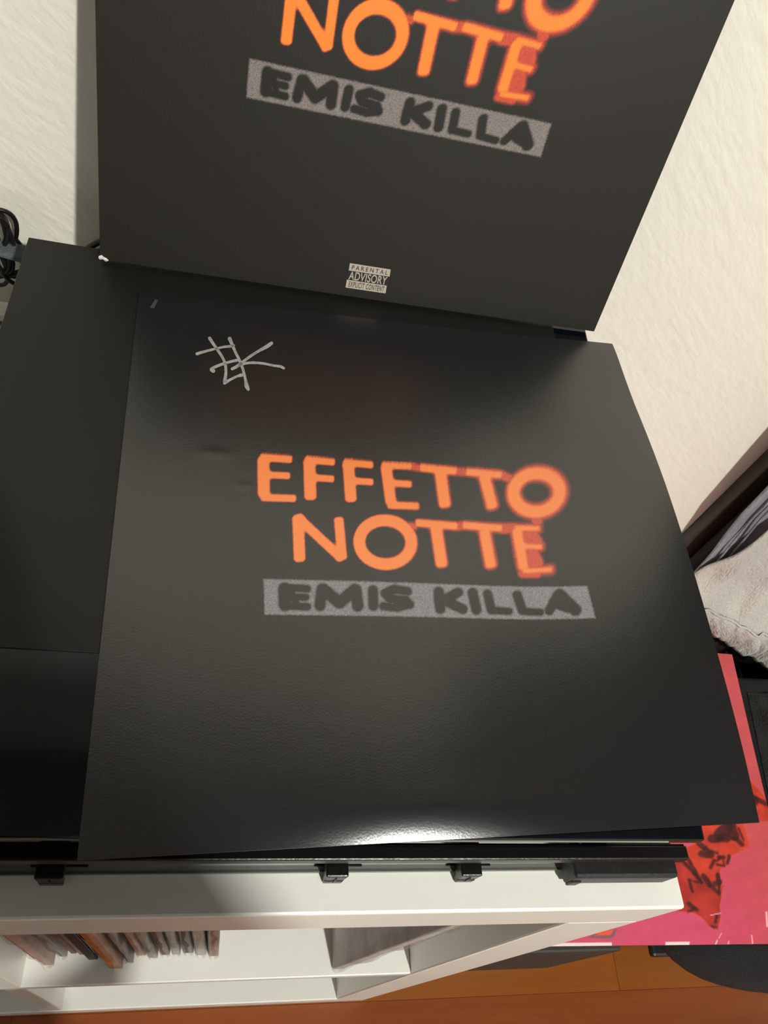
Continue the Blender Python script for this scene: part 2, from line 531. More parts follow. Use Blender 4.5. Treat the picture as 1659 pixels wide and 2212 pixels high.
# ------------------------------------------------------------------ printed artwork (coordinates of the sheet, 0..1)
def homog(src, dst):
    A, b = [], []
    for (x, y), (u, v) in zip(src, dst):
        A.append([x, y, 1, 0, 0, 0, -u * x, -u * y]); b.append(u)
        A.append([0, 0, 0, x, y, 1, -v * x, -v * y]); b.append(v)
    return np.append(np.linalg.solve(np.array(A, float), np.array(b, float)), 1).reshape(3, 3)


def seg_d(X, Y, a, b):
    ax, ay = a; bx, by = b
    dx, dy = bx - ax, by - ay
    L = dx * dx + dy * dy
    t = np.clip(((X - ax) * dx + (Y - ay) * dy) / (L if L > 0 else 1), 0, 1)
    return np.hypot(X - ax - t * dx, Y - ay - t * dy)


def blk_d(X, Y, a, b, r, cap=0.35):
    """stroke with nearly square ends"""
    ax, ay = a; bx, by = b
    L = math.hypot(bx - ax, by - ay)
    tx, ty = (bx - ax) / L, (by - ay) / L
    s = (X - ax) * tx + (Y - ay) * ty
    n = -(X - ax) * ty + (Y - ay) * tx
    rc = r * cap
    qx = np.abs(s - L / 2) - L / 2 - r * 0.25 + rc
    qy = np.abs(n) - r + rc
    return np.hypot(np.maximum(qx, 0), np.maximum(qy, 0)) + np.minimum(np.maximum(qx, qy), 0) - rc


LET = [  # x0,y0,x1,y1,r  in the artwork's own units
    (132, 82, 134, 244, 27), (122, 77, 252, 86, 18), (130, 152, 243, 157, 16), (125, 250, 268, 254, 17),
    (328, 92, 332, 256, 27), (312, 86, 434, 97, 17), (335, 164, 431, 170, 16),
    (494, 103, 505, 264, 26), (476, 97, 598, 108, 17), (505, 177, 598, 182, 16),
    (656, 115, 676, 272, 25), (640, 108, 765, 113, 16), (672, 185, 762, 190, 16), (664, 281, 793, 284, 17),
    (802, 118, 958, 132, 18), (888, 130, 908, 284, 27),
    (1000, 134, 1150, 150, 18), (1076, 150, 1112, 290, 26),
    (279, 330, 286, 520, 26), (276, 333, 466, 512, 22), (452, 338, 467, 512, 22),
    (783, 356, 960, 369, 18), (868, 370, 893, 542, 27),
    (985, 364, 1152, 377, 18), (1076, 385, 1104, 544, 26),
    (1214, 382, 1243, 552, 25), (1205, 376, 1310, 383, 15), (1235, 455, 1320, 461, 15), (1238, 562, 1362, 559, 15)]
BAND = [  # name strip letters
    (222, 640, 224, 708, 24), (222, 634, 318, 640, 13), (224, 674, 312, 676, 12), (224, 712, 318, 717, 13), (250, 650, 270, 700, 12),
    (380, 642, 372, 712, 20), (388, 644, 455, 700, 22), (455, 700, 520, 645, 22), (524, 645, 532, 714, 21),
    (597, 648, 599, 714, 18),
    (745, 652, 690, 643, 15), (690, 643, 650, 660, 17), (650, 660, 670, 684, 17), (670, 684, 735, 690, 16), (735, 690, 752, 708, 17), (752, 708, 700, 722, 15), (700, 722, 640, 716, 14),
    (878, 654, 884, 724, 19), (890, 692, 962, 654, 17), (900, 688, 980, 726, 18), (880, 690, 930, 690, 20),
    (1024, 656, 1040, 728, 18),
    (1088, 660, 1104, 728, 16), (1104, 730, 1180, 734, 12),
    (1214, 664, 1236, 730, 16), (1236, 734, 1312, 740, 12),
    (1384, 668, 1350, 734, 16), (1392, 666, 1458, 736, 20), (1370, 700, 1430, 722, 20)]
HP = homog([(0, 0), (1, 0), (1, 1), (0, 1)],
           [((px - 500) * 1.975, (py - 950) * 1.975) for px, py in ((165, 1860), (1643, 1777), (1320, 745), (300, 632))])


def lina(c):
    return np.array(lin(c)[:3])


def smin(a, b, k=15.0):
    h = np.maximum(k - np.abs(a - b), 0) / k
    return np.minimum(a, b) - h * h * k * 0.25


def artwork(U, V, bandc, black, orange):
    """colour of the cover print at sheet coordinates"""
    den = HP[2, 0] * U + HP[2, 1] * V + 1
    X = (HP[0, 0] * U + HP[0, 1] * V + HP[0, 2]) / den
    Y = (HP[1, 0] * U + HP[1, 1] * V + HP[1, 2]) / den
    n = len(X)
    d = np.full(n, 1e3)
    for (a, b, c, e, r) in LET:
        d = smin(d, blk_d(X, Y, (a, b), (c, e), r, 0.7))
    for (cx, cy, rx, ry, r, tilt) in ((1295, 230, 95, 81, 30, 0.12), (651, 441, 111, 94, 27, 0.05)):
        ca, sa = math.cos(tilt), math.sin(tilt)
        xx = (X - cx) * ca + (Y - cy) * sa
        yy = -(X - cx) * sa + (Y - cy) * ca
        q = np.hypot(xx / rx, yy / ry)
        g = np.hypot(xx / rx ** 2, yy / ry ** 2) / np.maximum(q, 1e-6)
        d = smin(d, np.abs(q - 1) / np.maximum(g, 1e-6) - r, 8.0)
    noise = rng.random(n)
    w = 7 + 17 * np.clip((X - 550) / 850, 0, 1) ** 1.3
    # glow bridges between letters
    glow = np.full(n, 1e3)
    for (a, b, c, e, r) in ((765, 113, 802, 120, 9), (955, 133, 1003, 137, 10), (1148, 150, 1182, 165, 12), (1285, 320, 1300, 350, 16),
                            (955, 370, 990, 366, 12), (1150, 378, 1205, 378, 16), (1262, 400, 1285, 440, 28), (1270, 485, 1288, 530, 30),
                            (1240, 570, 1300, 572, 14), (760, 370, 775, 372, 8)):
        glow = np.minimum(glow, seg_d(X, Y, (a, b), (c, e)) - r)
    org, red, dk = lina(orange), lina((206, 74, 46)), lina((120, 42, 34))
    col = np.tile(np.array(black), (n, 1))
    # fringe
    f = np.clip(1 - (d + 4) / w, 0, 1)
    f2 = np.clip(1 - glow / 16.0, 0, 1) * 0.95
    fr = np.maximum(f, f2) * (0.72 + 0.56 * noise)
    fr = np.clip(fr, 0, 1)[:, None]
    mid = np.where(fr > 0.5, dk + (red - dk) * (fr - 0.5) * 2, np.array(black) + (dk - np.array(black)) * fr * 2)
    col = mid
    c = np.clip((-d + 1 + 2 * (noise - 0.5)) / (5 + 0.42 * w), 0, 1)
    c = (c * c * (3 - 2 * c))[:, None]
    col = col * (1 - c) + org * c
    # name strip
    q = [(133, 597), (1505, 636), (1540, 774), (136, 750)]
    bd = np.full(n, -1e3)
    for i in range(4):
        (ax, ay), (bx, by) = q[i], q[(i + 1) % 4]
        L = math.hypot(bx - ax, by - ay)
        bd = np.maximum(bd, ((X - ax) * (by - ay) - (Y - ay) * (bx - ax)) / L)
    bl = np.full(n, 1e3)
    for (a, b, cc, e, r) in BAND:
        bl = np.minimum(bl, seg_d(X, Y, (a, b), (cc, e)) - r - 4)
    inb = np.clip((-bd + 3 + 5 * (noise - 0.5)) / 7, 0, 1)
    lt = np.clip((bl + 4 + 3 * (noise - 0.5)) / 10, 0, 1)
    k = (inb * lt)[:, None]
    n2 = rng.random(n)[:, None]
    col = col * (1 - k) + np.array(lina(bandc)) * (0.62 + 0.75 * n2) * k
    return col


def lines(fine, coarse_step=0.02, extra=()):
    """0..1 grid lines, finely spaced inside fine=(a, b, step)"""
    a, b, st = fine
    out = list(np.arange(0, a, coarse_step)) + list(np.arange(a, b, st)) + list(np.arange(b, 1.0, coarse_step)) + [1.0]
    for (p, q, s) in extra:
        out += list(np.arange(p, q, s))
    out = sorted(out)
    res = [out[0]]
    for v in out[1:]:
        if v - res[-1] > st * 0.5:
            res.append(v)
    res[-1] = 1.0
    return np.array(res)


def grid_sheet(name, us, vs, posf, colf, material, parent, thick, side_col):
    """printed sheet: front grid with colours per vertex, a back and edges"""
    nu, nv = len(us), len(vs)
    U, V = np.meshgrid(us, vs)
    U, V = U.ravel(), V.ravel()
    Pf = posf(U, V, 0.0)
    Pb = posf(U, V, thick)
    idx = np.arange(nu * nv).reshape(nv, nu)
    A = np.stack([idx[:-1, :-1], idx[:-1, 1:], idx[1:, 1:], idx[1:, :-1]], -1).reshape(-1, 4)
    # back: same outline, coarse
    iu = np.unique([int(np.argmin(np.abs(us - q))) for q in np.linspace(0, 1, 61)]); iv = np.unique([int(np.argmin(np.abs(vs - q))) for q in np.linspace(0, 1, 61)])
    off = nu * nv
    sel = idx[np.ix_(iv, iu)]
    back = Pb[sel.ravel()]
    jd = np.arange(sel.size).reshape(sel.shape) + off
    B = np.stack([jd[:-1, :-1], jd[1:, :-1], jd[1:, 1:], jd[:-1, 1:]], -1).reshape(-1, 4)
    faces = [tuple(int(q) for q in f) for f in A] + [tuple(int(q) for q in f) for f in B]
    # rim: every front border point joined to its own point on the back side
    loop = np.concatenate([idx[0, :], idx[1:, -1], idx[-1, -2::-1], idx[-2:0:-1, 0]])
    r0 = off + len(back)
    back = np.vstack([back, Pf[loop], Pb[loop]])
    n_ = len(loop)
    for q in range(n_):
        w_ = (q + 1) % n_
        faces.append((r0 + q, r0 + n_ + q, r0 + n_ + w_, r0 + w_))
    me = bpy.data.meshes.new(name)
    P = np.vstack([Pf, back])
    me.from_pydata(P.tolist(), [], faces)
    me.update()
    me.polygons.foreach_set('use_smooth', [True] * len(A) + [False] * (len(faces) - len(A)))
    ca = me.color_attributes.new('print', 'FLOAT_COLOR', 'POINT')
    C = np.ones((len(P), 4))
    C[:off, :3] = colf(U, V)
    C[off:, :3] = side_col
    ca.data.foreach_set('color', C.astype(np.float32).ravel())
    me.materials.append(material)
    o = bpy.data.objects.new(name, me)
    COL.objects.link(o)
    if parent:
        o.parent = parent
    return o


BLACK1 = lina((20, 20, 21))
BLACK2 = lina((25, 22, 17))

# ------------------------------------------------------------------ signed sheet lying on the lid
PC = [np.array((-0.0354, 0.0637)), np.array((0.2707, 0.0798)), np.array((0.2553, 0.3850)), np.array((-0.0515, 0.3675))]


def sm(t):
    t = np.clip(t, 0, 1)
    return t * t * (3 - 2 * t)


def poster_pos(U, V, t):
    xy = (PC[0][None] * ((1 - U) * (1 - V))[:, None] + PC[1][None] * (U * (1 - V))[:, None]
          + PC[2][None] * (U * V)[:, None] + PC[3][None] * ((1 - U) * V)[:, None])
    h = 0.0018 + 0.0105 * np.sin(np.pi * np.clip(V, 0, 1)) ** 0.9 * sm((U - 0.55) / 0.45) ** 1.6
    bell = np.exp(-((U - 0.45) / 0.19) ** 2)
    h = h + bell * 0.0038 * np.where(V > 0.05, np.exp(-((V - 0.05) / 0.26) ** 2), 1 - 0.92 * ((0.05 - V) / 0.05) ** 2)
    h = h + 0.0006 * np.sin(U * 7.3 + V * 4.0) * np.sin(V * 8.1 + 0.6) * sm(U / 0.1) * sm(V / 0.1) * sm((1 - V) / 0.1)
    for (du, dv, dr, dh) in ((0.150, 0.635, 0.026, 0.00022), (0.200, 0.572, 0.018, 0.00012)):
        h = h + dh * np.exp(-((U - du) / dr) ** 2 - ((V - dv) / (dr * 0.45)) ** 2)
    h = h + 0.0025 * sm((U - 0.7) / 0.3) * sm((V - 0.8) / 0.2)
    z = ZC - (0.3180 + (0.400 - xy[:, 1]) * (0.0180 / 0.328)) + np.maximum(h, 0.0013) - t
    return np.stack([xy[:, 0], xy[:, 1], z], 1)


signed = thing('signed_print', 'black square print sheet signed in silver marker lying on the glossy lid', 'print', (0, 0, 0))
us = lines((0.205, 0.81, 0.0011), 0.02, ((0.8, 1.0, 0.006), (0.0, 0.36, 0.005)))
vs = lines((0.325, 0.63, 0.0011), 0.02, ((0.0, 0.33, 0.005), (0.63, 0.98, 0.004)))
grid_sheet('sheet', us, vs, poster_pos, lambda U, V: artwork(U, V, (122, 118, 124), BLACK1, (236, 128, 62)), M['poster_print'], signed, 0.0005, BLACK1)

# signature drawn with a thick silver marker
SIG = [[(265, 440, 20), (380, 405, 17), (500, 375, 15), (600, 352, 15), (690, 342, 17), (735, 330, 14)],
       [(425, 240, 21), (470, 310, 19), (540, 410, 18), (590, 490, 17), (622, 570, 18), (632, 660, 18), (625, 740, 20), (615, 805, 21)],
       [(615, 815, 21), (690, 770, 17), (770, 730, 16), (830, 712, 24)],
       [(680, 245, 25), (712, 320, 20), (755, 420, 18), (800, 510, 18), (840, 610, 18), (865, 700, 17), (885, 790, 19), (895, 850, 28), (915, 895, 20)],
       [(470, 660, 26), (445, 640, 20), (500, 605, 19), (590, 570, 18), (690, 540, 17), (775, 520, 20)],
       [(1215, 300, 21), (1160, 340, 24), (1060, 395, 18), (950, 465, 18), (860, 530, 17), (780, 595, 20), (712, 632, 19)],
       [(800, 590, 16), (880, 560, 17), (1000, 552, 17), (1130, 565, 16), (1250, 590, 16), (1330, 600, 18), (1370, 622, 17)]]
HI = homog([(165, 1860), (1643, 1777), (1320, 745), (300, 632)], [(0, 0), (1, 0), (1, 1), (0, 1)])


def sig_uv(x, y):
    px, py = 380 + x / 5.925, 690 + y / 5.925
    q = HI @ np.array([px, py, 1.0])
    return q[0] / q[2], q[1] / q[2]


bm = bmesh.new()
for st in SIG:
    # subdivide with Catmull-Rom
    P = [np.array(p, float) for p in st]
    P = [2 * P[0] - P[1]] + P + [2 * P[-1] - P[-2]]
    fine = []
    for i in range(1, len(P) - 2):
        for s in range(5):
            t = s / 5
            fine.append(0.5 * ((2 * P[i]) + (-P[i - 1] + P[i + 1]) * t + (2 * P[i - 1] - 5 * P[i] + 4 * P[i + 1] - P[i + 2]) * t * t
                               + (-P[i - 1] + 3 * P[i] - 3 * P[i + 1] + P[i + 2]) * t ** 3))
    fine.append(P[-2])
    outline = []
    Ls, Rs = [], []
    for i, f in enumerate(fine):
        a = fine[max(0, i - 1)]; b = fine[min(len(fine) - 1, i + 1)]
        tx, ty = b[0] - a[0], b[1] - a[1]
        L = math.hypot(tx, ty) or 1
        nx, ny = -ty / L, tx / L
        Ls.append((f[0] + nx * f[2], f[1] + ny * f[2])); Rs.append((f[0] - nx * f[2], f[1] - ny * f[2]))
    def cap(c, a0, r):
        return [(c[0] + r * math.cos(a0 + k * math.pi / 6), c[1] + r * math.sin(a0 + k * math.pi / 6)) for k in range(1, 6)]
    e = fine[-1]; ang = math.atan2(Ls[-1][1] - e[1], Ls[-1][0] - e[0])
    s0 = fine[0]; ang0 = math.atan2(Rs[0][1] - s0[1], Rs[0][0] - s0[0])
    def vert(p):
        u, v = sig_uv(*p)
        q = poster_pos(np.array([u]), np.array([v]), 0.0)[0]
        return bm.verts.new((q[0], q[1], q[2] + 0.00030))
    LV = [vert(p) for p in Ls]; RV = [vert(p) for p in Rs]
    for i in range(len(LV) - 1):
        bm.faces.new((LV[i], LV[i + 1], RV[i + 1], RV[i]))
    c1 = [vert(p) for p in cap(e, ang - math.pi, e[2])][::-1] if False else [vert(p) for p in cap(e, ang, -e[2])]
    c1 = [vert((e[0] + e[2] * math.cos(ang - k * math.pi / 6), e[1] + e[2] * math.sin(ang - k * math.pi / 6))) for k in range(1, 6)]
    bm.faces.new([LV[-1]] + c1 + [RV[-1]])
    c0 = [vert((s0[0] + s0[2] * math.cos(ang0 - k * math.pi / 6), s0[1] + s0[2] * math.sin(ang0 - k * math.pi / 6))) for k in range(1, 6)]
    bm.faces.new([RV[0]] + c0 + [LV[0]])
bmesh.ops.delete(bm, geom=[v for v in bm.verts if not v.link_faces], context='VERTS')
sg = bm_obj('signature', bm, M['marker'], signed)
sg['label'] = 'silver marker signature'

# small worn scuff in the corner of the sheet
q = [poster_pos(np.array([u]), np.array([v]), 0.0)[0] for u, v in ((0.022, 0.962), (0.030, 0.962), (0.036, 0.985), (0.030, 0.985))]
sc = mesh_obj('scuff', [(p[0], p[1], p[2] + 0.0001) for p in q], [(0, 1, 2, 3)], mat('scuff_grey', (62, 60, 57), 0.6), signed)

# ------------------------------------------------------------------ upper record cover leaning on the wall
BL = np.array((-0.07599316, 0.38725016, -0.315)); UX = np.array((0.9997, 0.02494, 0.0)); UX /= np.linalg.norm(UX)
UV = np.array((-0.00630311, 0.25261191, 0.96754715)); UV -= UX * (UV @ UX); UV /= np.linalg.norm(UV)
UN = np.cross(UX, UV)            # towards the camera
WS = 0.3203
BLw = BL + np.array((0, 0, ZC))


def sleeve_pos(U, V, t):
    bow = 0.0008 * np.sin(U * np.pi)
    return BLw[None] + UX[None] * (U * WS)[:, None] + UV[None] * (V * WS)[:, None] + UN[None] * (bow - t)[:, None]


def sleeve_art(U, V):
    up = 0.232 + (U - 0.233) / 0.940
    vp = 0.336 + (V - 0.3165) / 0.928
    c = artwork(up, vp, (122, 114, 110), BLACK2, (244, 132, 44))
    return c


cover = thing('record_cover', 'black record cover with orange title leaning upright against the wall', 'record cover', (0, 0, 0))
us = lines((0.205, 0.80, 0.0011), 0.02)
vs = lines((0.30, 0.61, 0.0011), 0.02)
grid_sheet('sleeve', us, vs, sleeve_pos, sleeve_art, M['cover_print'], cover, 0.0040, BLACK2)
# torn white corner
bm = bmesh.new()
for (u, v, r) in ((0.001, 0.0035, 0.0012), (0.006, 0.0030, 0.0010), (0.010, 0.0012, 0.0011), (0.003, 0.006, 0.0008), (0.013, 0.0005, 0.0006)):
    p = BLw + UX * (u * WS) + UV * (v * WS) + UN * 0.0002
    bmesh.ops.create_icosphere(bm, subdivisions=2, radius=r, matrix=Matrix.Translation(p) @ Matrix.Diagonal((1.0, 0.5, 1.2, 1)))
bm_obj('torn_corner', bm, M['worn_card'], cover)['label'] = 'torn white corner'


# parental advisory mark, flat on the cover
def sp(u, v, n):
    return Vector(BLw + UX * (u * WS) + UV * (v * WS) + UN * (0.0008 * math.sin(u * math.pi) + n))


def flat_quad(name, uv, n, material, parent):
    return mesh_obj(name, [sp(u, v, n) for u, v in uv], [(0, 1, 2, 3)], material, parent)


adv = flat_quad('advisory_mark', [(0.4552, 0.0165), (0.5362, 0.0165), (0.5360, 0.0668), (0.4548, 0.0668)], 0.00006, M['label_black'], cover)
flat_quad('bar', [(0.4552, 0.0170), (0.5360, 0.0170), (0.5350, 0.0332), (0.4550, 0.0332)], 0.00012, M['label_white'], adv)
flat_quad('bar', [(0.4550, 0.0522), (0.5364, 0.0522), (0.5355, 0.0668), (0.4547, 0.0668)], 0.00012, M['label_white'], adv)


def lettering(text, u0, u1, v0, v1, n, material, parent, sp_=1.0, bold=0.0):
    cu = bpy.data.curves.new('lettering', 'FONT')
    cu.body = text
    cu.space_character = sp_
    cu.offset = bold
    tmp = bpy.data.objects.new('lettering_tmp', cu)
    COL.objects.link(tmp)
    dg = bpy.context.evaluated_depsgraph_get()
    me = bpy.data.meshes.new_from_object(tmp.evaluated_get(dg))
    bpy.data.objects.remove(tmp)
    co = np.array([v.co[:] for v in me.vertices])
    mn, mx = co.min(0), co.max(0)
    for v in me.vertices:
        u = u0 + (v.co.x - mn[0]) / (mx[0] - mn[0]) * (u1 - u0)
        w = v0 + (v.co.y - mn[1]) / (mx[1] - mn[1]) * (v1 - v0)
        v.co = sp(u, w, n)
    me.materials.clear()
    me.materials.append(material)
    o = bpy.data.objects.new('lettering', me)
    COL.objects.link(o)
    o.parent = parent
    return o


lettering('PARENTAL', 0.4600, 0.5312, 0.0552, 0.0638, 0.00018, M['label_black'], adv, 1.5, 0.01)
lettering('ADVISORY', 0.4575, 0.5330, 0.0342, 0.0512, 0.00012, M['label_white'], adv, 1.05, 0.012)
lettering('EXPLICIT CONTENT', 0.4600, 0.5312, 0.0196, 0.0308, 0.00018, M['label_black'], adv, 1.12, 0.01)

# ------------------------------------------------------------------ office chair right of the shelf
ch = thing('office_chair', 'black fabric office chair pushed up beside the white shelf unit', 'chair', (0.70, 0.24, 0))
CXc, CYc = 0.735, 0.189
CYb = 0.265
bm = bmesh.new()
prof = []
hw, hd, rc = 0.270, 0.167, 0.12
N = 48
out = []
for i in range(N):
    a = 2 * math.pi * i / N
    ca, sa = math.cos(a), math.sin(a)
    e = 2 / 4.4
    out.append((hw * math.copysign(abs(ca) ** e, ca), hd * math.copysign(abs(sa) ** e, sa)))
rings = []
for (s, z) in ((0.0, -0.058), (0.86, -0.058), (0.95, -0.052), (0.985, -0.040), (1.0, -0.022), (0.985, -0.008), (0.95, -0.001), (0.9, 0.0), (0.0, 0.0)):
    if s == 0:
        rings.append([bm.verts.new((CXc, CYc, ZC - 0.757 + z))])
    else:
        rings.append([bm.verts.new((CXc + x * s, CYc + y * s, ZC - 0.757 + z)) for x, y in out])
for A, B in zip(rings[:-1], rings[1:]):
    for q in range(N):
        if len(A) == 1:
            bm.faces.new((A[0], B[q], B[(q + 1) % N]))
        elif len(B) == 1:
            bm.faces.new((A[q], B[0], A[(q + 1) % N]))
        else:
            bm.faces.new((A[q], B[q], B[(q + 1) % N], A[(q + 1) % N]))
keep(bm_obj('seat', bm, M['mesh_cloth'], smooth=True), ch)
bm = bmesh.new()
add_box(bm, (0.54, 0.4285, ZC - 0.838), (0.985, 0.4465, ZC - 0.245), 0.008, 3)
keep(bm_obj('backrest', bm, M['mesh_cloth'], smooth=False), ch)
keep(box('back_bracket', (0.71, 0.340, ZC - 0.838), (0.76, 0.4282, ZC - 0.822), M['plastic'], bevel=0.004), ch)
keep(box('seat_plate', (0.60, 0.14, ZC - 0.840), (0.83, 0.339, ZC - 0.8155), M['plastic'], bevel=0.004), ch)
keep(tube('gas_column', [(CXc, CYb, ZC - 0.84), (CXc, CYb, 0.09)], 0.025, M['chrome'], n=20), ch)
keep(tube('lever', [(0.60, 0.16, ZC - 0.83), (0.550, 0.100, ZC - 0.838), (0.520, 0.076, ZC - 0.842)], 0.005, M['plastic']), ch)
keep(box('lever_paddle', (0.500, 0.0645, ZC - 0.848), (0.526, 0.080, ZC - 0.838), M['rubber'], bevel=0.003), ch)
for i in range(5):
    a = math.radians(72 * i + 90)
    ex, ey = CXc + 0.15 * math.cos(a), CYb + 0.15 * math.sin(a)
    lg = keep(tube('leg', [(CXc + 0.015 * math.cos(a), CYb + 0.015 * math.sin(a), 0.115), (CXc + 0.08 * math.cos(a), CYb + 0.08 * math.sin(a), 0.098),
                           (ex, ey, 0.072)], lambda t: 0.022 - 0.006 * t, M['plastic'], n=14), ch)
    bm = bmesh.new()
    for sx in (-0.013, 0.013):
        r = bmesh.ops.create_cone(bm, cap_ends=True, segments=20, radius1=0.025, radius2=0.025, depth=0.016)
        bmesh.ops.rotate(bm, verts=r['verts'], cent=(0, 0, 0), matrix=Matrix.Rotation(math.pi / 2, 3, 'Y'))
        bmesh.ops.translate(bm, verts=r['verts'], vec=(sx, 0, 0))
    add_box(bm, (-0.004, -0.006, 0.0), (0.004, 0.006, 0.05), 0.001, 1)
    cs = bm_obj('caster', bm, M['plastic'])
    cs.location = (ex, ey, 0.0255)
    keep(cs, ch)

# dark box on the floor under the chair
box1 = tag(box('storage_box', (0.287, 0.0835, 0.0005), (0.548, 0.30, 0.226), M['grey_box'], bevel=0.003),
           'dark grey box standing on the floor right of the shelf unit', 'box')

# pink record cover lying on the chair
PK = [np.array((0.304, 0.0695)), np.array((0.6150, 0.0650)), np.array((0.6455, 0.378)), np.array((0.334, 0.384))]
PKD = 0.7525


def pink_pos(U, V, t):
    xy = (PK[0][None] * ((1 - U) * (1 - V))[:, None] + PK[1][None] * (U * (1 - V))[:, None]
          + PK[2][None] * (U * V)[:, None] + PK[3][None] * ((1 - U) * V)[:, None])
    z = ZC - PKD + 0.0012 * np.sin(V * 3) * np.sin(U * 4 + 0.5) - t
    return np.stack([xy[:, 0], xy[:, 1], z], 1)


def cam_px(P):                    # where a point of the cover falls in the artwork's drawing plane
    Q = P - np.array((0, 0, ZC))
    Rm = np.array(R)
    c = Q @ Rm
    return 829.5 + 1668 * c[0] / c[2], 1106 + 1668 * c[1] / c[2]


_pc = [cam_px(np.array((p[0], p[1], ZC - PKD))) for p in PK]
HK = homog([(0, 0), (1, 0), (1, 1), (0, 1)], [((a - 1400) * 6.405, (b - 1760) * 6.405) for a, b in _pc])


def poly_sd(X, Y, pts):
    d = np.full(len(X), 1e9)
    inside = np.zeros(len(X), bool)
    n = len(pts)
    for i in range(n):
        (ax, ay), (bx, by) = pts[i], pts[(i + 1) % n]
        d = np.minimum(d, seg_d(X, Y, (ax, ay), (bx, by)))
        cond = ((ay > Y) != (by > Y)) & (X < (bx - ax) * (Y - ay) / ((by - ay) if by != ay else 1e-9) + ax)
        inside ^= cond
    return np.where(inside, -d, d)


def fbm(X, Y, sc, seed):
    r = np.random.default_rng(seed)
    out = np.zeros(len(X))
    for o in range(4):
        for _ in range(3):
            a = r.random() * 6.28; p = r.random() * 6.28
            out += np.sin((X * math.cos(a) + Y * math.sin(a)) * (2 ** o) / sc + p + 1.3 * np.sin((Y * math.cos(a) - X * math.sin(a)) * (1.7 ** o) / sc)) / (1.6 ** o)
    return out / 6


